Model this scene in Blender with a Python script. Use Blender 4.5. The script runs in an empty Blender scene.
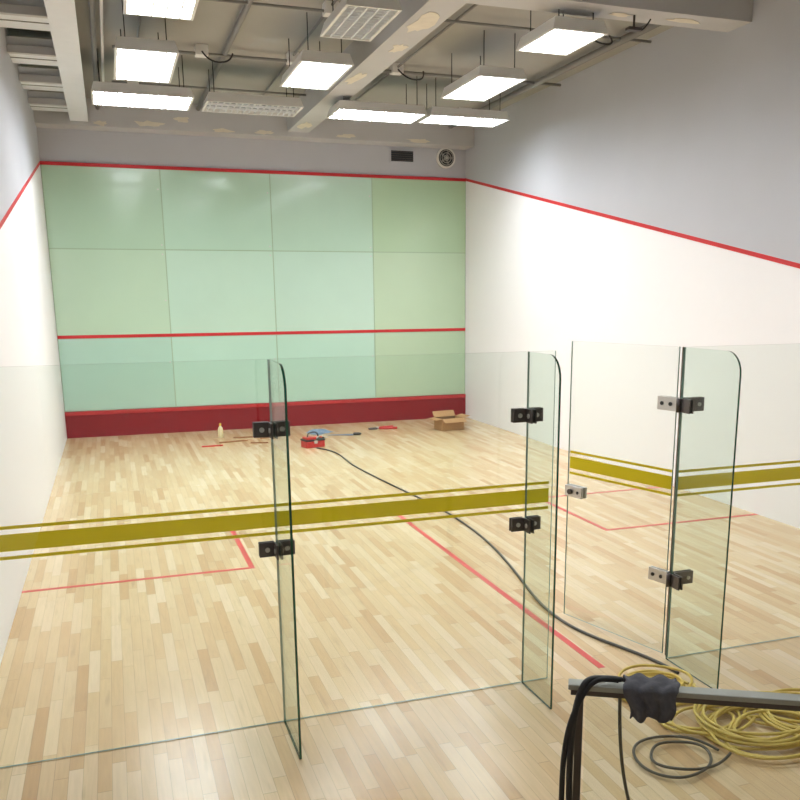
import bpy, bmesh, math, random
from mathutils import Vector, Matrix
random.seed(7)
S=bpy.context.scene
COL=S.collection
W,LEN,H,HG=7.69,12.05,4.65,2.13
CEIL=5.65
X1,X2,X3=1.687,3.237,4.333

# ---------------------------------------------------------------- materials
def srgb(r,g,b):
    def c(v):
        v/=255.
        return v/12.92 if v<=.04045 else ((v+.055)/1.055)**2.4
    return (c(r),c(g),c(b),1)
def mat(name,col,rough=.5,metal=0,coat=0,noise=0.0,nscale=6,bump=0,spec=.5):
    m=bpy.data.materials.new(name); m.use_nodes=True
    nt=m.node_tree; b=nt.nodes['Principled BSDF']
    b.inputs['Roughness'].default_value=rough; b.inputs['Metallic'].default_value=metal
    b.inputs['Coat Weight'].default_value=coat; b.inputs['Coat Roughness'].default_value=.08
    b.inputs['Specular IOR Level'].default_value=spec
    b.inputs['Base Color'].default_value=col
    if noise>0 or bump>0:
        tc=nt.nodes.new('ShaderNodeTexCoord'); n=nt.nodes.new('ShaderNodeTexNoise')
        n.inputs['Scale'].default_value=nscale; n.inputs['Detail'].default_value=5
        nt.links.new(tc.outputs['Object'],n.inputs['Vector'])
        if noise>0:
            mx=nt.nodes.new('ShaderNodeMix'); mx.data_type='RGBA'
            mx.inputs['A'].default_value=tuple(min(1,c*(1-noise)) for c in col[:3])+(1,)
            mx.inputs['B'].default_value=tuple(min(1,c*(1+noise)) for c in col[:3])+(1,)
            nt.links.new(n.outputs['Fac'],mx.inputs['Factor'])
            nt.links.new(mx.outputs['Result'],b.inputs['Base Color'])
        if bump>0:
            bp=nt.nodes.new('ShaderNodeBump'); bp.inputs['Strength'].default_value=bump
            bp.inputs['Distance'].default_value=.02
            nt.links.new(n.outputs['Fac'],bp.inputs['Height']); nt.links.new(bp.outputs['Normal'],b.inputs['Normal'])
    return m
def emis(name,col,s):
    m=bpy.data.materials.new(name); m.use_nodes=True
    nt=m.node_tree; nt.nodes.clear()
    e=nt.nodes.new('ShaderNodeEmission'); e.inputs['Color'].default_value=col; e.inputs['Strength'].default_value=s
    o=nt.nodes.new('ShaderNodeOutputMaterial'); nt.links.new(e.outputs[0],o.inputs[0]); return m
def wood():
    m=bpy.data.materials.new('maple_strip_floor'); m.use_nodes=True
    nt=m.node_tree; N=nt.nodes; K=nt.links; b=N['Principled BSDF']
    tc=N.new('ShaderNodeTexCoord'); sp=N.new('ShaderNodeSeparateXYZ'); K.new(tc.outputs['Object'],sp.inputs[0])
    def M(op,a,bb=None,c=None):
        n=N.new('ShaderNodeMath'); n.operation=op
        for i,v in enumerate((a,bb,c)):
            if v is None: continue
            if isinstance(v,(int,float)): n.inputs[i].default_value=v
            else: K.new(v,n.inputs[i])
        return n.outputs[0]
    PW=.072
    xs=M('DIVIDE',sp.outputs['X'],PW); row=M('FLOOR',xs); fx=M('FRACT',xs)
    w1=N.new('ShaderNodeTexWhiteNoise'); w1.noise_dimensions='1D'; K.new(row,w1.inputs['W'])
    ys=M('ADD',M('DIVIDE',sp.outputs['Y'],.72),M('MULTIPLY',w1.outputs['Value'],9.))
    idx=M('FLOOR',ys); fy=M('FRACT',ys)
    cv=N.new('ShaderNodeCombineXYZ'); K.new(row,cv.inputs[0]); K.new(idx,cv.inputs[1])
    w2=N.new('ShaderNodeTexWhiteNoise'); w2.noise_dimensions='3D'; K.new(cv.outputs[0],w2.inputs['Vector'])
    r=N.new('ShaderNodeValToRGB'); K.new(w2.outputs['Value'],r.inputs[0])
    e=r.color_ramp.elements
    e[0].position=0; e[0].color=srgb(196,160,114)
    e[1].position=1; e[1].color=srgb(226,204,168)
    for p,c in ((.1,srgb(206,174,130)),(.4,srgb(213,185,142)),(.75,srgb(219,194,154))):
        q=e.new(p); q.color=c
    mp=N.new('ShaderNodeMapping'); mp.inputs['Scale'].default_value=(40,2.5,1); K.new(tc.outputs['Object'],mp.inputs[0])
    ad=N.new('ShaderNodeVectorMath'); ad.operation='ADD'; K.new(mp.outputs[0],ad.inputs[0]); K.new(w2.outputs['Color'],ad.inputs[1])
    n=N.new('ShaderNodeTexNoise'); n.inputs['Scale'].default_value=1.5; n.inputs['Detail'].default_value=4; K.new(ad.outputs[0],n.inputs['Vector'])
    g=M('MULTIPLY_ADD',n.outputs['Fac'],.26,.85)
    # occasional darker mineral streaks in the maple
    mp2=N.new('ShaderNodeMapping'); mp2.inputs['Scale'].default_value=(14,1.6,1); K.new(tc.outputs['Object'],mp2.inputs[0])
    n2=N.new('ShaderNodeTexNoise'); n2.inputs['Scale'].default_value=1.3; n2.inputs['Detail'].default_value=2; K.new(mp2.outputs[0],n2.inputs['Vector'])
    st=M('MULTIPLY',M('MAXIMUM',M('SUBTRACT',n2.outputs['Fac'],.62),0.),1.1)
    g=M('SUBTRACT',g,st)
    ex=M('LESS_THAN',M('MINIMUM',fx,M('SUBTRACT',1.,fx)),.022)
    ey=M('LESS_THAN',M('MINIMUM',fy,M('SUBTRACT',1.,fy)),.004)
    gap=M('MAXIMUM',ex,ey); gf=M('MULTIPLY_ADD',gap,-.25,1.)
    tot=M('MULTIPLY',g,gf)
    mx=N.new('ShaderNodeVectorMath'); mx.operation='SCALE'; K.new(r.outputs[0],mx.inputs[0]); K.new(tot,mx.inputs['Scale'])
    K.new(mx.outputs[0],b.inputs['Base Color'])
    b.inputs['Roughness'].default_value=.24; b.inputs['Specular IOR Level'].default_value=.55
    return m
def glassmat(name,tint,base=.035,k=.55):
    m=bpy.data.materials.new(name); m.use_nodes=True
    nt=m.node_tree; nt.nodes.clear()
    t=nt.nodes.new('ShaderNodeBsdfTransparent'); t.inputs[0].default_value=tint
    g=nt.nodes.new('ShaderNodeBsdfGlossy'); g.inputs['Roughness'].default_value=.01
    lw=nt.nodes.new('ShaderNodeLayerWeight'); lw.inputs['Blend'].default_value=.5
    p=nt.nodes.new('ShaderNodeMath'); p.operation='POWER'; nt.links.new(lw.outputs['Facing'],p.inputs[0]); p.inputs[1].default_value=5
    q=nt.nodes.new('ShaderNodeMath'); q.operation='MULTIPLY_ADD'; nt.links.new(p.outputs[0],q.inputs[0]); q.inputs[1].default_value=k; q.inputs[2].default_value=base
    mx=nt.nodes.new('ShaderNodeMixShader'); o=nt.nodes.new('ShaderNodeOutputMaterial')
    nt.links.new(q.outputs[0],mx.inputs[0]); nt.links.new(t.outputs[0],mx.inputs[1]); nt.links.new(g.outputs[0],mx.inputs[2]); nt.links.new(mx.outputs[0],o.inputs[0])
    return m
def vinyl(name,col):
    m=bpy.data.materials.new(name); m.use_nodes=True
    nt=m.node_tree; nt.nodes.clear()
    d=nt.nodes.new('ShaderNodeBsdfDiffuse'); d.inputs[0].default_value=col
    t=nt.nodes.new('ShaderNodeBsdfTranslucent'); t.inputs[0].default_value=col
    mx=nt.nodes.new('ShaderNodeMixShader'); mx.inputs[0].default_value=.5
    o=nt.nodes.new('ShaderNodeOutputMaterial')
    nt.links.new(d.outputs[0],mx.inputs[1]); nt.links.new(t.outputs[0],mx.inputs[2]); nt.links.new(mx.outputs[0],o.inputs[0])
    return m
WHITE=mat('white_plaster',srgb(248,248,251),.6,noise=.01)
GREYW=mat('grey_painted_wall',srgb(192,194,201),.7,noise=.03,nscale=2)
CEILM=mat('ceiling_paint',srgb(164,163,158),.8,noise=.07,nscale=1.5)
BEAMM=mat('beam_paint',srgb(194,195,198),.7,noise=.06,nscale=3)
CHIP=mat('bare_plaster_patch',srgb(226,220,206),.9,noise=.12,nscale=9)
TRAYM=mat('galvanised_tray',srgb(230,234,240),.5,.0,noise=.04)
FLOORM=wood()
REDL=mat('red_line_paint',srgb(194,34,42),.5)
REDF=mat('red_floor_line',srgb(204,70,64),.4)
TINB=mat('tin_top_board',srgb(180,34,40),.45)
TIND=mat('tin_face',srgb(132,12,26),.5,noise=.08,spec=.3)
OLIVE=vinyl('olive_stripe_vinyl',srgb(232,218,66))
GLASS=glassmat('clear_glass',(.965,.985,.972,1),.04)
FGLASS=glassmat('fin_glass',(.91,.955,.93,1),.03,.35)
GEDGE=mat('green_glass_edge',srgb(16,78,58),.15,coat=.6,spec=.8)
GEDGE2=mat('pale_glass_edge',srgb(120,150,140),.2)
STEEL=mat('brushed_steel',srgb(200,198,194),.35,.7)
BRONZE=mat('hinge_edge_seal',srgb(140,124,110),.4,.3)
DARKST=mat('dark_patch_fitting',srgb(88,82,80),.4,.5)
BLACK=mat('black_rubber',srgb(26,26,28),.5)
CABLE=mat('grey_cable',srgb(72,70,62),.5)
YHOSE=mat('yellow_hose',srgb(210,184,90),.45)
RAILM=mat('rail_aluminium',srgb(158,160,152),.4,.3)
CLOTH=mat('dark_grey_cloth',srgb(84,84,90),.95,noise=.25,nscale=40,bump=.4)
HOUS=mat('fixture_housing',srgb(232,232,230),.45)
LOUV=mat('louvre_white',srgb(235,238,242),.3)
TUBE=emis('lit_diffuser',(.95,.98,1,1),40)
TUBE_ADDED=emis('added_gallery_diffuser',(.95,.98,1,1),14)
OFF=mat('unlit_diffuser',srgb(160,168,176),.4)
CARD=mat('cardboard',srgb(178,138,92),.85,noise=.08)
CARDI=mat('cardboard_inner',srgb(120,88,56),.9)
REDP=mat('red_plastic',srgb(190,34,30),.35)
BLUEP=mat('blue_steel',srgb(110,140,170),.4,.4)
RAGM=mat('blue_grey_rag',srgb(120,140,160),.95,noise=.15,nscale=20,bump=.4)
ORNG=mat('orange_plastic',srgb(214,80,40),.4)
BOTM=mat('bottle_plastic',srgb(232,222,180),.3)
BOTC=mat('bottle_cap',srgb(230,200,60),.4)
BATT=mat('batten_wood',srgb(150,98,56),.6,noise=.1)
VENTM=mat('vent_dark',srgb(45,52,60),.5)
PIPEM=mat('conduit_grey',srgb(130,130,128),.5)

# ---------------------------------------------------------------- helpers
def empty(name,loc=(0,0,0)):
    e=bpy.data.objects.new(name,None); e.location=loc; COL.objects.link(e); e.empty_display_size=.1; return e
def addmesh(name,verts,faces,mats,fm=None,parent=None,smooth=False):
    me=bpy.data.meshes.new(name); me.from_pydata([tuple(v) for v in verts],[],faces)
    for m in (mats if isinstance(mats,(list,tuple)) else [mats]): me.materials.append(m)
    if fm:
        for p,i in zip(me.polygons,fm): p.material_index=i
    bm=bmesh.new(); bm.from_mesh(me); bmesh.ops.recalc_face_normals(bm,faces=bm.faces[:]); bm.to_mesh(me); bm.free()
    if smooth:
        for p in me.polygons: p.use_smooth=True
    o=bpy.data.objects.new(name,me); COL.objects.link(o)
    if parent:
        o.parent=parent; o.matrix_parent_inverse=Matrix.Translation(parent.location).inverted()
    return o
BF=[(0,3,2,1),(4,5,6,7),(0,1,5,4),(1,2,6,5),(2,3,7,6),(3,0,4,7)]
def box(name,a,b,m,parent=None,bevel=0,M=None,fm=None):
    x0,y0,z0=a; x1,y1,z1=b
    v=[Vector(p) for p in((x0,y0,z0),(x1,y0,z0),(x1,y1,z0),(x0,y1,z0),(x0,y0,z1),(x1,y0,z1),(x1,y1,z1),(x0,y1,z1))]
    if M is not None: v=[M@p for p in v]
    o=addmesh(name,v,BF,m,fm,parent)
    if bevel:
        md=o.modifiers.new('bevel','BEVEL'); md.width=bevel; md.segments=2
    return o
def cyl(name,p0,p1,r,m,parent=None,n=20,r2=None):
    p0=Vector(p0);p1=Vector(p1); d=(p1-p0).normalized()
    s=d.orthogonal().normalized(); t=d.cross(s); r2=r if r2 is None else r2
    v=[];f=[]
    for i in range(n):
        a=2*math.pi*i/n; q=s*math.cos(a)+t*math.sin(a)
        v+=[p0+q*r,p1+q*r2]
    for i in range(n):
        j=(i+1)%n; f.append((2*i,2*j,2*j+1,2*i+1))
    f.append(tuple(2*i for i in range(n))); f.append(tuple(2*i+1 for i in range(n)))
    o=addmesh(name,v,f,m,None,parent)
    for p in o.data.polygons:
        if len(p.vertices)==4: p.use_smooth=True
    return o
def tube(name,pts,r,m,parent=None,cyclic=False):
    cu=bpy.data.curves.new(name,'CURVE'); cu.dimensions='3D'; cu.bevel_depth=r; cu.bevel_resolution=3; cu.resolution_u=8
    sp=cu.splines.new('NURBS'); sp.points.add(len(pts)-1)
    for p,q in zip(sp.points,pts): p.co=(*q,1)
    sp.order_u=4; sp.use_endpoint_u=not cyclic; sp.use_cyclic_u=cyclic
    o=bpy.data.objects.new(name+'_c',cu); COL.objects.link(o)
    dg=bpy.context.evaluated_depsgraph_get(); me=bpy.data.meshes.new_from_object(o.evaluated_get(dg))
    bpy.data.objects.remove(o); me.materials.clear(); me.materials.append(m)
    for p in me.polygons: p.use_smooth=True
    o=bpy.data.objects.new(name,me); COL.objects.link(o)
    if parent:
        o.parent=parent; o.matrix_parent_inverse=Matrix.Translation(parent.location).inverted()
    return o
def lathe(name,prof,c,m,parent=None,n=20):
    v=[];f=[]
    for r,z in prof:
        for i in range(n):
            a=2*math.pi*i/n; v.append((c[0]+r*math.cos(a),c[1]+r*math.sin(a),c[2]+z))
    for k in range(len(prof)-1):
        for i in range(n):
            j=(i+1)%n; f.append((k*n+i,k*n+j,(k+1)*n+j,(k+1)*n+i))
    f.append(tuple(range(n))[::-1]); f.append(tuple((len(prof)-1)*n+i for i in range(n)))
    return addmesh(name,v,f,m,None,parent,True)

# ---------------------------------------------------------------- room shell
YB=-7.0
box('floor',(0,YB,-.1),(W,LEN,0),FLOORM)
box('ceiling',(0,YB,CEIL),(W,LEN,CEIL+.15),CEILM)
def sidewall(name,x,xo):
    poly_lo=[(YB,0),(LEN,0),(LEN,H),(0,HG),(YB,HG)]
    poly_hi=[(YB,HG),(0,HG),(LEN,H),(LEN,CEIL+.15),(YB,CEIL+.15)]
    v=[];f=[];fm=[]
    for k,poly in enumerate((poly_lo,poly_hi)):
        b=len(v); n=len(poly)
        v+=[(x,y,z) for y,z in poly]+[(xo,y,z) for y,z in poly]
        f.append(tuple(range(b,b+n))); f.append(tuple(range(b+2*n-1,b+n-1,-1))); fm+=[k,k]
        for i in range(n):
            j=(i+1)%n; f.append((b+i,b+n+i,b+n+j,b+j)); fm.append(k)
    addmesh(name,v,f,[WHITE,GREYW],fm)
sidewall('wall_left',0,-.15)
sidewall('wall_right',W,W+.15)
box('wall_front',(-.15,LEN,-.1),(W+.15,LEN+.2,CEIL+.15),GREYW)
box('wall_back',(-.15,YB-.15,-.1),(W+.15,YB,CEIL+.15),WHITE)
def sideline(name,x,s):
    t=.05; e=.004*s
    v=[(x,0,HG),(x,LEN,H),(x,LEN,H+t),(x,0,HG+t),(x+e,0,HG),(x+e,LEN,H),(x+e,LEN,H+t),(x+e,0,HG+t)]
    addmesh(name,v,BF,REDL)
sideline('trim_1',0,1); sideline('trim_2',W,-1)
box('trim_3',(0,LEN-.036,H-.015),(W,LEN,H+.04),REDL)

# ---------------------------------------------------------------- front wall glazed panels
fw=empty('front_wall_green_panels',(W/2,LEN,0))
xs=[0.004,1.92,3.84,5.77,W-.004]; zs=[.47,1.755,3.28,H-.012]
tones={(0,0):(174,211,194),(1,0):(181,218,200),(2,0):(179,216,198),(3,0):(178,204,172),
       (0,1):(186,214,188),(1,1):(188,219,200),(2,1):(188,218,201),(3,1):(184,209,178),
       (0,2):(178,209,183),(1,2):(182,215,193),(2,2):(182,213,192),(3,2):(176,204,168)}
def panelmat(i,j,c):
    return mat('green_panel_%d_%d'%(i,j),srgb(*c),.22,coat=.9,noise=.05,nscale=1.2,spec=.5)
for i in range(4):
    for j in range(3):
        g=.009
        box('panel_%d_%d'%(i,j),(xs[i]+g,LEN-.03,zs[j]+g),(xs[i+1]-g,LEN-.002,zs[j+1]-g),panelmat(i,j,tones[(i,j)]),fw)
SEAM=mat('panel_seam',srgb(150,176,146),.5)
box('seam_backing',(0.004,LEN-.026,.47),(W-.004,LEN-.003,H-.012),SEAM,fw)
box('service_line',(0.004,LEN-.034,1.755),(W-.004,LEN-.0265,1.81),REDL,fw)
for i in (1,2,3):
    for z in (1.3,3.2,3.36,4.3,2.4):
        cyl('panel_bolt',(xs[i]-.05,LEN-.034,z),(xs[i]-.05,LEN-.028,z),.014,STEEL,fw,10)
tin=empty('tin_board',(W/2,LEN,0))
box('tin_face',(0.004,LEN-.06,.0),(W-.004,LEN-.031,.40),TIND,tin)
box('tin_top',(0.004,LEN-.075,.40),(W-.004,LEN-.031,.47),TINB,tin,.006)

v1=empty('wall_vent_grille',(6.38,LEN,5.04))
box('frame',(6.13,LEN-.03,4.92),(6.63,LEN-.001,5.17),GREYW,v1,.005)
box('opening',(6.16,LEN-.034,4.95),(6.60,LEN-.03,5.14),VENTM,v1)
for k in range(5): box('slat_%d'%k,(6.16,LEN-.045,4.965+k*.038),(6.60,LEN-.034,4.975+k*.038),DARKST,v1)
v2=empty('exhaust_fan',(7.27,LEN,5.05))
cyl('outer_ring',(7.27,LEN-.05,5.05),(7.27,LEN-.001,5.05),.19,HOUS,v2,32)
cyl('hole',(7.27,LEN-.054,5.05),(7.27,LEN-.05,5.05),.155,VENTM,v2,32)
for k in range(3):
    rr=.05+.045*k
    tube('guard_ring_%d'%k,[(7.27+rr*math.cos(a*math.pi/6),LEN-.066,5.05+rr*math.sin(a*math.pi/6)) for a in range(12)],.005,STEEL,v2,True)
for k in range(5):
    a=k*math.pi*.4
    box('blade_%d'%k,(0.01,-.004,-.02),(.13,.004,.02),PIPEM,v2,M=Matrix.Translation((7.27,LEN-.058,5.05))@Matrix.Rotation(a,4,'Y')@Matrix.Rotation(.12,4,'X'))
cyl('hub',(7.27,LEN-.075,5.05),(7.27,LEN-.05,5.05),.03,STEEL,v2)

# ---------------------------------------------------------------- ceiling beams
box('ceiling_beam_front',(0.001,11.62,5.22),(W-.001,LEN-.001,CEIL),BEAMM)
box('ceiling_beam_long',(4.12,YB+.01,5.3),(4.5,11.62,CEIL),BEAMM)
box('ceiling_beam_cross',(4.5,3.8,5.32),(W-.001,4.2,CEIL),BEAMM)
box('ceiling_beam_cross.001',(.001,2.6,5.42),(4.12,2.95,CEIL),BEAMM)
chips=empty('chipped_paint_patches',(3,8,5.3))
def blob(c,ax,sx,sy):
    n=16; v=[]
    for i in range(n):
        a=2*math.pi*i/n; k=random.uniform(.5,1.1)
        p=(sx*k*math.cos(a),sy*k*math.sin(a))
        v.append((c[0]+p[0],c[1]-.003,c[2]+p[1]) if ax=='y' else (c[0]+p[0],c[1]+p[1],c[2]-.003))
    w=[(a,b+.003,d) if ax=='y' else (a,b,d+.003) for a,b,d in v]
    f=[tuple(range(n)),tuple(range(2*n-1,n-1,-1))]+[(i,(i+1)%n,n+(i+1)%n,n+i) for i in range(n)]
    return addmesh('patch',v+w,f,CHIP,None,chips)
for x,z,a,b in ((1.0,5.27,.16,.05),(1.75,5.30,.3,.05),(3.0,5.26,.22,.04),(3.7,5.27,.2,.04),(5.2,5.28,.2,.04),(6.6,5.27,.3,.04),(2.3,5.40,.15,.06)):
    blob((x,11.617,z),'y',a,b)
for x,y,a,b in ((4.3,10.9,.14,.35),(4.25,7.5,.1,.5),(4.35,5.9,.1,.25),(4.3,4.9,.14,.4)):
    blob((x,y,5.297),'z',a,b)
for x,y,a,b in ((7.0,4.0,.25,.08),(6.2,4.02,.15,.06)): blob((x,y,5.317),'z',a,b)

# boxed duct / tray run along the left wall
tr=empty('cable_tray',(.4,8,5.3))
box('tray_web',(.64,3.6,5.30),(.70,11.6,5.54),TRAYM,tr)
box('tray_flange',(.54,3.6,5.28),(.82,11.6,5.305),TRAYM,tr)
for k,y in enumerate((4.3,6.0,7.6,9.1,10.6)):
    box('duct_box_%d'%k,(0.002,y,5.34),(.54,y+.62,5.50),TRAYM,tr,.006)
    box('duct_lip_%d'%k,(0.002,y-.05,5.31),(.54,y+.02,5.40),BEAMM,tr,.004)
    box('duct_seam_%d'%k,(0.002,y+.30,5.333),(.54,y+.32,5.34),PIPEM,tr)
    cyl('hanger_%d'%k,(.67,y+.1,5.54),(.67,y+.1,CEIL),.008,STEEL,tr,8)
cyl('duct_pipe_a',(.98,3.6,5.5),(.98,11.6,5.5),.03,PIPEM,tr,16)
cyl('duct_pipe_b',(1.08,3.6,5.53),(1.08,11.6,5.53),.018,HOUS,tr,12)
cond=empty('ceiling_conduits',(3,8,5.6))
for k,(p,q,rr) in enumerate((((1.5,3,5.6),(1.5,11.6,5.6),.016),((3.5,3,5.61),(3.5,11.6,5.61),.016),((2.6,3,5.58),(2.6,11.6,5.58),.035),((5.0,4.21,5.6),(5.0,11.6,5.6),.016),((7.2,4.21,5.55),(7.2,11.6,5.55),.045),((1.2,7.9,5.55),(4.1,7.9,5.55),.02),((4.51,8.0,5.55),(7.6,8.0,5.55),.02),((1.2,5.7,5.56),(4.1,5.7,5.56),.016),((4.51,5.6,5.56),(7.6,5.6,5.56),.016),((1.2,9.9,5.56),(4.1,9.9,5.56),.016))):
    cyl('conduit_%d'%k,p,q,rr,PIPEM,cond,10)
for k,(x,y) in enumerate(((1.5,5.7),(3.5,7.9),(5.0,8.0),(1.5,9.9),(6.6,5.6),(2.3,7.9),(3.5,5.7))):
    box('junction_box_%d'%k,(x-.08,y-.08,5.52),(x+.08,y+.08,CEIL),HOUS,cond,.006)
for k,(x,y) in enumerate(((2.3,7.9),(1.5,5.7),(5.0,8.0),(6.6,5.6))):
    tube('flex_%d'%k,[(x,y-.08,5.56),(x+.05,y-.25,5.42),(x+.2,y-.35,5.36),(x+.35,y-.2,5.45),(x+.4,y,5.58)],.011,BLACK,cond)
hk=empty('ceiling_bracket',(6.0,4.0,5.2))
cyl('rod',(6.35,4.0,5.32),(6.35,4.0,5.2),.012,DARKST,hk,8)
box('clip',(6.27,3.96,5.17),(6.43,4.04,5.2),DARKST,hk,.004)
tube('loose_wire',[(6.35,4.0,5.2),(6.45,4.05,5.14),(6.5,4.0,5.22),(6.55,4.0,5.3)],.008,BLACK,hk)

# ---------------------------------------------------------------- light fixtures
def fixture(x0,y0,x1,y1,em=TUBE,z=5.1):
    f=empty('louvre_ceiling_light',((x0+x1)/2,(y0+y1)/2,z))
    h=.13; i=.04
    v=[(x0,y0,z),(x1,y0,z),(x1,y1,z),(x0,y1,z),(x0+i,y0+i,z+h),(x1-i,y0+i,z+h),(x1-i,y1-i,z+h),(x0+i,y1-i,z+h)]
    t=.03
    vi=[(x0+t,y0+t,z),(x1-t,y0+t,z),(x1-t,y1-t,z),(x0+t,y1-t,z)]
    vv=v+vi+[(a,b,z+.045) for a,b,c in vi]
    fc=[(4,5,6,7),(0,1,5,4),(1,2,6,5),(2,3,7,6),(3,0,4,7),(0,8,9,1),(1,9,10,2),(2,10,11,3),(3,11,8,0),(8,12,13,9),(9,13,14,10),(10,14,15,11),(11,15,12,8)]
    addmesh('housing',vv,fc,HOUS,None,f)
    addmesh('diffuser',[(x0+t,y0+t,z+.04),(x1-t,y0+t,z+.04),(x1-t,y1-t,z+.04),(x0+t,y1-t,z+.04)],[(0,1,2,3)],em,None,f)
    lx,ly=x1-x0,y1-y0
    vs=[];fs=[]
    def slat(a,b):
        k=len(vs)
        for p in((a[0],a[1],a[2]),(b[0],a[1],a[2]),(b[0],b[1],a[2]),(a[0],b[1],a[2]),(a[0],a[1],b[2]),(b[0],a[1],b[2]),(b[0],b[1],b[2]),(a[0],b[1],b[2])): vs.append(p)
        fs.extend([tuple(k+q for q in t_) for t_ in BF])
    if lx>ly:
        n=int(lx/.08)
        for k in range(1,n): xx=x0+lx*k/n; slat((xx-.005,y0+t,z+.004),(xx+.005,y1-t,z+.03))
        for k in range(1,3): yy=y0+ly*k/3; slat((x0+t,yy-.012,z+.0),(x1-t,yy+.012,z+.032))
    else:
        n=int(ly/.08)
        for k in range(1,n): yy=y0+ly*k/n; slat((x0+t,yy-.005,z+.004),(x1-t,yy+.005,z+.03))
        for k in range(1,5): xx=x0+lx*k/5; slat((xx-.007,y0+t,z+.0),(xx+.007,y1-t,z+.032))
    addmesh('louvre',vs,fs,LOUV,None,f)
    for k,(cx,cy) in enumerate(((x0+.12,y0+.12),(x1-.12,y0+.12),(x1-.12,y1-.12),(x0+.12,y1-.12))):
        top=CEIL
        if 4.12<cx<4.5: top=5.3
        if cx>4.5 and 3.8<cy<4.2: top=5.32
        cyl('hanger_wire_%d'%k,(cx,cy,z+.09),(cx,cy,top),.006,BLACK,f,6)
    box('gear_box',((x0+x1)/2-.1,(y0+y1)/2-.1,z+h),((x0+x1)/2+.1,(y0+y1)/2+.1,z+h+.05),HOUS,f)
fixture(.90,8.35,2.22,9.25)
fixture(2.40,8.5,3.76,9.25,OFF)
fixture(4.25,8.45,5.62,9.2)
fixture(5.68,8.45,6.98,9.1)
fixture(1.18,6.1,1.86,7.6)
fixture(3.2,6.0,3.84,7.35)
fixture(5.42,6.0,6.08,7.35)
fixture(1.25,3.6,1.9,4.85)
fixture(3.2,3.9,3.75,5.0,OFF)
fixture(5.38,3.95,6.02,4.85)
for x in (1.22,3.2,5.42): fixture(x,.9,x+.64,2.2)  # unseen row continuing the fixtures, added for light near the glass
for x in (1.22,3.2,5.42): fixture(x,-3.0,x+.64,-1.7,TUBE_ADDED)  # unseen dim row above the gallery, added to light that side

# ---------------------------------------------------------------- floor markings
t=.025; z=.0015
mk=empty('court_floor_markings',(W/2,3.5,0))
def fl(name,x0,y0,x1,y1): box(name,(x0,y0,0),(x1,y1,z),REDF,mk)
YBX,YS,XB=3.11,4.7355,1.96
fl('short_line',0.002,YS-t,W-.002,YS+t)
fl('half_court_line',W/2-t,.02,W/2+t,YS-t)
fl('box_back_left',0.002,YBX-t,XB+t,YBX+t); fl('box_side_left',XB-t,YBX+t,XB+t,YS-t)
fl('box_back_right',W-XB-t,YBX-t,W-.002,YBX+t); fl('box_side_right',W-XB-t,YBX+t,W-XB+t,YS-t)

# ---------------------------------------------------------------- glass back wall
gw=empty('glass_court_wall',(3.8,0,0))
def pane(name,x0,x1,par=gw,z0=.004,y0=-.006,y1=.006):
    return box(name,(x0,y0,z0),(x1,y1,HG),[GLASS,GEDGE2],par,fm=[1,1,0,1,0,1])
pane('pane_1',.003,X1-.004); pane('pane_2',X1+.004,3.42); pane('pane_3',X3+.014,W-.003)
def bands(x0,x1,par,M=None,yy=.0065):
    for k,(a,b) in enumerate(((1.148,1.166),(1.192,1.282),(1.308,1.326))):
        box('stripe_%d'%k,(x0,yy,a),(x1,yy+.0006,b),OLIVE,par,M=M)
bands(.003,3.40,gw); bands(X3+.02,W-.003,gw)
def fin(name,x,depth,par):
    R=.13; th=.0065
    prof=[(-.008,.004),(-depth,.004)]
    for k in range(9):
        a=math.pi/2*k/8
        prof.append((-depth+R-R*math.cos(a),HG-R+R*math.sin(a)))
    prof.append((-.008,HG))
    n=len(prof)
    v=[(x-th,y,zz) for y,zz in prof]+[(x+th,y,zz) for y,zz in prof]
    f=[tuple(range(n)),tuple(range(2*n-1,n-1,-1))]; fm=[0,0]
    for i in range(n):
        j=(i+1)%n; f.append((i,n+i,n+j,j)); fm.append(2 if i==n-1 else 1)
    addmesh(name,v,f,[FGLASS,GEDGE,GEDGE2],fm,par)
fin('fin_1',X1,.47,gw); fin('fin_2',X2,.41,gw); fin('fin_3',X3,.56,gw)
def clamp(x,z,par,right=.1,left=.1):
    h=.042
    for s,(a,b) in enumerate(((x-left,x-.012),(x+.012,x+right))):
        box('clamp_plate',(a,-.02,z-h),(b,-.0065,z+h),DARKST,par,.003)
        box('clamp_plate_in',(a,.0085,z-h),(b,.02,z+h),DARKST,par,.003)
        cyl('bolt',((a+b)/2,-.026,z),((a+b)/2,-.02,z),.014,STEEL,par,12)
    for s in (-1,1):
        xa,xb=sorted((x+s*.007,x+s*.018))
        box('fin_plate',(xa,-.10,z-h),(xb,-.009,z+h),DARKST,par,.003)
        cyl('fin_bolt',(x+s*.018,-.06,z),(x+s*.024,-.06,z),.014,STEEL,par,12)
for x in (X1,X2):
    for z_ in (1.75,1.07): clamp(x,z_,gw)
door=empty('glass_door',(X3,0,0))
ang=math.atan2(.97,-.28)
DM=Matrix.Translation((X3,.02,0))@Matrix.Rotation(ang,4,'Z')
DL=.98
box('leaf',(.015,-.006,.03),(DL,.006,HG),[GLASS,GEDGE2],door,M=DM,fm=[1,1,0,1,0,1])
bands(.015,DL-.02,door,DM,.0065)
box('hinge_edge_seal',(X3+.002,.009,.02),(X3+.013,.018,HG),BRONZE,door,.002)
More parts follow.
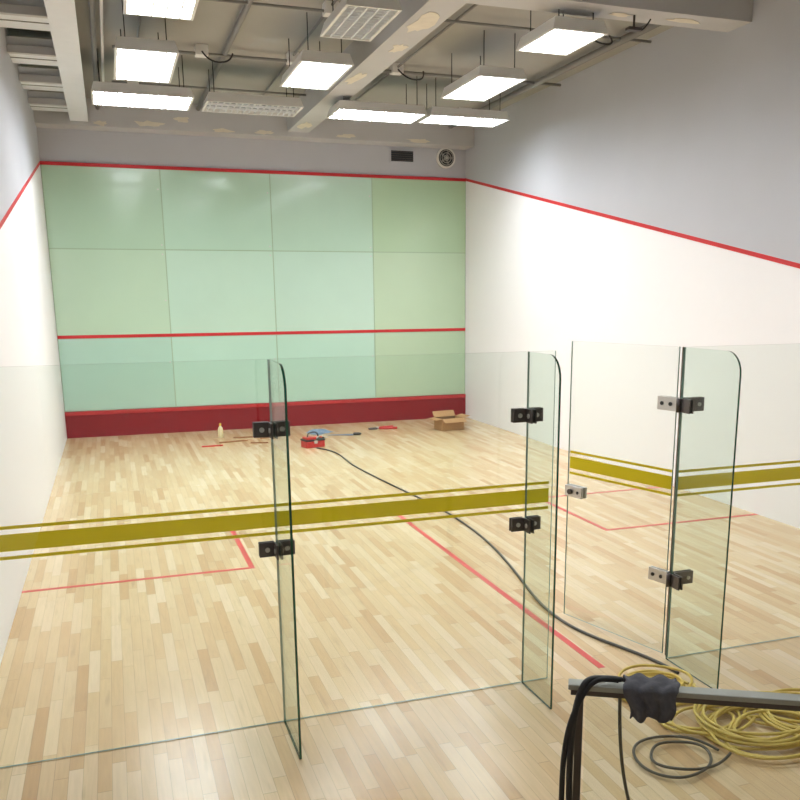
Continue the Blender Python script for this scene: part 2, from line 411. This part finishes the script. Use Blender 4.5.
def hinge(z_):
    h=.045
    for s in (-1,1):
        a,b=sorted((s*.0066,s*.018))
        box('leaf_plate',(.0,a,z_-h),(.16,b,z_+h),STEEL,door,.003,DM)
        for uu in (.05,.12):
            c0=DM@Vector((uu,s*.018,z_)); c1=DM@Vector((uu,s*.024,z_)); cyl('bolt',c0,c1,.013,BLACK,door,12)
    cyl('knuckle',(X3-.03,-.02,z_-h),(X3-.03,-.02,z_+h),.014,DARKST,door,16)
    box('pane_plate',(X3+.02,-.02,z_-h),(X3+.17,-.0066,z_+h),DARKST,door,.003)
    box('pane_plate_in',(X3+.02,.0085,z_-h),(X3+.17,.02,z_+h),DARKST,door,.003)
    for xx in (.06,.13): cyl('bolt',(X3+xx,-.026,z_),(X3+xx,-.02,z_),.013,STEEL,door,12)
    for s in (-1,1):
        xa,xb=sorted((X3+s*.007,X3+s*.018))
        box('fin_plate',(xa,-.12,z_-h),(xb,-.02,z_+h),DARKST,door,.003)
hinge(1.76); hinge(.58)
for s in (-1,1):
    a,b=sorted((s*.0066,s*.03))
    box('lock_case',(DL-.17,a,.98),(DL+.004,b,1.065),STEEL,door,.004,DM)
    c0=DM@Vector((DL-.06,s*.03,1.022)); c1=DM@Vector((DL-.06,s*.05,1.022)); cyl('lock_cylinder',c0,c1,.02,DARKST,door,16)
    c0=DM@Vector((DL-.13,s*.03,1.022)); c1=DM@Vector((DL-.13,s*.034,1.022)); cyl('lock_bolt',c0,c1,.012,BLACK,door,12)

# ---------------------------------------------------------------- things on the court floor
def rotM(x,y,a,z=0): return Matrix.Translation((x,y,z))@Matrix.Rotation(a,4,'Z')
cb=empty('cardboard_box',(6.75,10.5,0)); M=rotM(6.75,10.5,.15)
w,d,h,tt=.23,.16,.22,.006
box('bottom',(-w,-d,0),(w,d,tt),CARD,cb,M=M)
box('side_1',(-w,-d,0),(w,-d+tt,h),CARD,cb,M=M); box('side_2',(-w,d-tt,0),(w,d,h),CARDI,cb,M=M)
box('side_3',(-w,-d,0),(-w+tt,d,h),CARD,cb,M=M); box('side_4',(w-tt,-d,0),(w,d,h),CARD,cb,M=M)
def flap(name,px,py,lx,ly,ax,an):
    MM=M@Matrix.Translation((px,py,h))@Matrix.Rotation(an,4,ax)
    box(name,(min(0,lx) if lx<0 else (-w if ax=='X' else 0),min(0,ly) if ax=='X' else -d,0),(0 if lx<0 else (w if ax=='X' else lx),max(0,ly) if ax=='X' else d,.005),CARD,cb,M=MM)
flap('flap_1',0,-d,0,-.13,'X',.5); flap('flap_2',0,d,0,.13,'X',.9)
flap('flap_3',-w,0,-.14,0,'Y',-.1); flap('flap_4',w,0,.14,0,'Y',-.2)
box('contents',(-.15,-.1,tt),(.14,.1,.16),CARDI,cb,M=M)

tb=empty('red_toolbox',(3.93,9.5,0)); M=rotM(3.93,9.5,.25)
box('base',(-.17,-.11,0),(.17,.11,.11),REDP,tb,.012,M)
box('lid_rim',(-.175,-.115,.11),(.175,.115,.135),BLACK,tb,.004,M)
box('tray',(-.15,-.09,.135),(.02,.09,.17),REDP,tb,.006,M)
box('latch',(-.03,-.122,.07),(.03,-.11,.12),STEEL,tb,.002,M)
tube('handle',[M@Vector(p) for p in((-.1,0,.15),(-.1,0,.22),(-.05,0,.25),(.05,0,.25),(.1,0,.22),(.1,0,.13))],.011,BLACK,tb)
cyl('wrench',M@Vector((.05,-.05,.15)),M@Vector((.16,.06,.17)),.012,STEEL,tb)
dr=empty('power_drill',(4.12,10.05,0)); M=rotM(4.12,10.05,.4)
cyl('motor_body',M@Vector((-.1,0,.045)),M@Vector((.09,0,.045)),.04,ORNG,dr)
cyl('chuck',M@Vector((.09,0,.045)),M@Vector((.15,0,.045)),.025,BLACK,dr,r2=.015)
cyl('bit',M@Vector((.15,0,.045)),M@Vector((.24,0,.045)),.005,STEEL,dr,8)
box('grip',(-.08,-.17,.012),(-.02,-.02,.05),BLACK,dr,.012,M)
box('battery',(-.11,-.22,.0),(.01,-.16,.06),BLACK,dr,.008,M)
sw=empty('hand_saw',(4.7,10.5,0)); M=rotM(4.7,10.55,-.25)
addmesh('blade',[M@Vector(p) for p in((-.28,-.015,.004),(.2,-.08,.004),(.2,.08,.004),(-.28,.02,.004),(-.28,-.015,.007),(.2,-.08,.007),(.2,.08,.007),(-.28,.02,.007))],BF,BLUEP,None,sw)
tube('grip_loop',[M@Vector(p) for p in((.2,-.05,.02),(.32,-.06,.02),(.34,0,.02),(.32,.06,.02),(.2,.05,.02))],.017,BLACK,sw)
def rag():
    nr,na=7,26; v=[(4.35,10.95,.07)]; f=[]
    for i in range(1,nr+1):
        for j in range(na):
            a=2*math.pi*j/na; q=i/nr
            rr=.19*q*(1+.22*math.sin(3*a+1)+.12*math.sin(7*a))
            zz=max(.004,.075*(1-q)**.7+.018*math.sin(5*a+4*q)*q*(1-q)*4)
            v.append((4.35+rr*1.2*math.cos(a),10.95+rr*math.sin(a),zz))
    for j in range(na): f.append((0,1+j,1+(j+1)%na))
    for i in range(nr-1):
        for j in range(na):
            a=1+i*na+j; b=1+i*na+(j+1)%na; f.append((a,a+na,b+na,b))
    addmesh('crumpled_rag',v,f,RAGM,None,None,True)
rag()
pl=empty('red_handled_pliers',(5.5,11.1,0)); M=rotM(5.5,11.0,.1)
tube('handle_a',[M@Vector(p) for p in((0,0,.022),(.1,.05,.022),(.2,.08,.022),(.34,.06,.022))],.022,REDP,pl)
tube('handle_b',[M@Vector(p) for p in((0,0,.022),(.1,-.07,.022),(.2,-.13,.022),(.34,-.12,.022))],.022,REDP,pl)
cyl('pivot',M@Vector((0,0,.0)),M@Vector((0,0,.045)),.03,STEEL,pl)
tube('jaw',[M@Vector(p) for p in((0,0,.02),(-.08,.05,.02),(-.18,.0,.02))],.018,DARKST,pl)
tube('jaw_b',[M@Vector(p) for p in((0,0,.02),(-.08,-.05,.02),(-.18,-.0,.02))],.018,DARKST,pl)
bt=empty('plastic_bottle',(2.6,11.1,0))
lathe('body',[(.04,0),(.047,.01),(.047,.13),(.04,.17),(.018,.2),(.016,.215)],(2.6,11.1,0),BOTM,bt)
cyl('cap',(2.6,11.1,.213),(2.6,11.1,.25),.02,BOTC,bt)
bs=empty('wood_battens',(3.0,10.4,0))
for k,(x,y,a,l) in enumerate(((2.75,10.5,.15,.5),(3.15,10.2,-.3,.3),(2.35,10.15,.05,.35),(3.35,10.7,.5,.25),(3.0,10.9,-.1,.4))):
    box('batten_%d'%k,(-l/2,-.02,0),(l/2,.02,.02),BATT if k!=2 else REDP,bs,.002,rotM(x,y,a))

# ---------------------------------------------------------------- cable and hoses
pts=[(3.95,9.3),(4.1,9.05),(4.18,8.57),(4.1,7.8),(4.17,6.87),(4.27,5.79),(4.41,4.68),(4.39,3.41),(4.26,2.50),(4.11,1.77),(4.0,1.26),(3.98,.77),(4.08,.40),(4.2,.11),(4.25,-.1),(4.26,-.25)]
tube('extension_cable',[(x,y,.012) for x,y in pts],.0115,CABLE)
def coil(cx,cy,r,n,jit,z0,seed):
    rd=random.Random(seed); out=[]
    dx=dy=0; rr=r; e=.9
    for k in range(n*12):
        a=2*math.pi*k/12
        if k%9==0: tx,ty,tr_,te=rd.uniform(-jit,jit),rd.uniform(-jit,jit),r*rd.uniform(.6,1.12),rd.uniform(.6,1.)
        dx+=(tx-dx)*.35; dy+=(ty-dy)*.35; rr+=(tr_-rr)*.35; e+=(te-e)*.35
        out.append((cx+dx+rr*math.cos(a),cy+dy+rr*e*math.sin(a),z0+.006*(k/12)+.007*(1+math.sin(3*a+k*.1))))
    return out
yh=empty('yellow_hose',(4.3,-1.0,0))
tube('hose_coil_a',coil(4.22,-1.06,.36,11,.09,.010,3),.0095,YHOSE,yh)
tube('hose_coil_b',coil(3.96,-.42,.25,8,.05,.010,11),.0095,YHOSE,yh)
tube('hose_coil_c',coil(4.62,-1.02,.34,7,.08,.010,9),.0095,YHOSE,yh)
tube('hose_coil_d',coil(4.02,-.85,.27,3,.05,.010,21),.0095,YHOSE,yh)
tube('hose_link',[(4.2,-.5,.05),(4.1,-.6,.09),(4.15,-.75,.1),(4.3,-.8,.09),(4.55,-.8,.05)],.0095,YHOSE,yh)
tube('grey_cable_coil',coil(3.60,-1.2,.25,2,.06,.012,5),.008,CABLE)

# ---------------------------------------------------------------- balustrade (lower right)
bl=empty('glass_balustrade',(2.8,-2.2,0))
P0=Vector((2.47,-2.0,0)); dv=Vector((.65,-.37,0)).normalized(); ba=math.atan2(dv.y,dv.x)
BM=Matrix.Translation(P0)@Matrix.Rotation(ba,4,'Z')
box('top_rail',(-.01,-.03,.977),(1.6,.03,1.0),RAILM,bl,.004,BM)
box('rail_channel',(.0,-.014,.95),(1.6,.014,.977),DARKST,bl,.002,BM)
box('end_post',(.02,-.022,0),(.05,.022,.95),DARKST,bl,.003,BM)
box('far_post',(1.5,-.022,0),(1.54,.022,.95),DARKST,bl,.003,BM)
box('glass_infill',(.06,-.005,.05),(1.49,.005,.95),[GLASS,GEDGE2],bl,M=BM,fm=[1,1,0,1,0,1])
box('base_rail',(.05,-.02,0),(1.5,.02,.05),DARKST,bl,.003,BM)
def cloth():
    v=[];f=[];nu,nv=26,30
    for i in range(nu+1):
        for j in range(nv+1):
            s=(i/nu-.5)*.20; tt=(j/nv-.5)*.32
            over=.042
            if abs(tt)<over: y=tt; zz=1.006
            else:
                y=math.copysign(over+.010,tt)+.010*math.sin(i*.8+j*.15)*min(1,(abs(tt)-over)*14); zz=1.006-(abs(tt)-over)*(1+.05*math.sin(i*.35))
            zz+=.009*math.sin(i*.6)*math.cos(j*.5)+.008
            shrink=1-.25*max(0,abs(tt)-over)/.13
            v.append(BM@Vector((.30+s*shrink+.008*math.sin(j*.5),y+(.0 if abs(tt)<over else math.copysign(.012,tt)),zz)))
    for i in range(nu):
        for j in range(nv):
            a=i*(nv+1)+j; f.append((a,a+nv+1,a+nv+2,a+1))
    o=addmesh('draped_cloth',v,f,CLOTH,None,None,True)
    md=o.modifiers.new('s','SOLIDIFY'); md.thickness=.005; md.offset=1
cloth()
hs=empty('black_hose_bundle',(2.4,-2.1,0))
for k,(o1,o2,r) in enumerate(((0,0,.013),(.03,.02,.011))):
    tube('hose_%d'%k,[BM@Vector(p) for p in((.02-o1,-.10+o2,.02),(.01-o1,-.09+o2,.4),(-.0-o1,-.07,.75),(.02,-.07,.93),(.05+o1,-.02,1.03),(.12+o1,0.0,1.020),(.16+o1,.0,1.024),(.18+o1*.3,.0,1.02))],r,BLACK,hs)
tube('hanging_grey_cable',[BM@Vector(p) for p in((.19,.06,1.0),(.19,.08,.8),(.22,.09,.5),(.3,.12,.3),(.25,.25,.1),(.3,.4,.014),(.6,.5,.012))],.007,CABLE,hs)

# ---------------------------------------------------------------- world
w_=bpy.data.worlds.new('w'); S.world=w_; w_.use_nodes=True
w_.node_tree.nodes['Background'].inputs[0].default_value=(.9,.95,1,1); w_.node_tree.nodes['Background'].inputs[1].default_value=.3

# ---------------------------------------------------------------- camera
a,b,c=.3404,-.2244,-.0059
ca,sa=math.cos(a),math.sin(a); cb_,sb=math.cos(b),math.sin(b)
f=Vector((sa*cb_,ca*cb_,sb)); r=Vector((ca,-sa,0)); u=r.cross(f)
r,u=math.cos(c)*r+math.sin(c)*u,-math.sin(c)*r+math.cos(c)*u
cam=bpy.data.cameras.new('camera'); co=bpy.data.objects.new('camera',cam); COL.objects.link(co)
Mx=Matrix.Identity(4)
for i in range(3): Mx[i][0]=r[i]; Mx[i][1]=u[i]; Mx[i][2]=-f[i]
Mx.translation=Vector((.9025,-4.7748,2.4597)); co.matrix_world=Mx
cam.sensor_width=36; cam.lens=874.8/800*36; cam.shift_x=-(427.5-400)/800; cam.shift_y=(495.1-400)/800
cam.clip_start=.05
S.camera=co
try:
    S.view_settings.view_transform='Standard'; S.view_settings.look='None'; S.view_settings.exposure=0
except Exception as e: print(e)
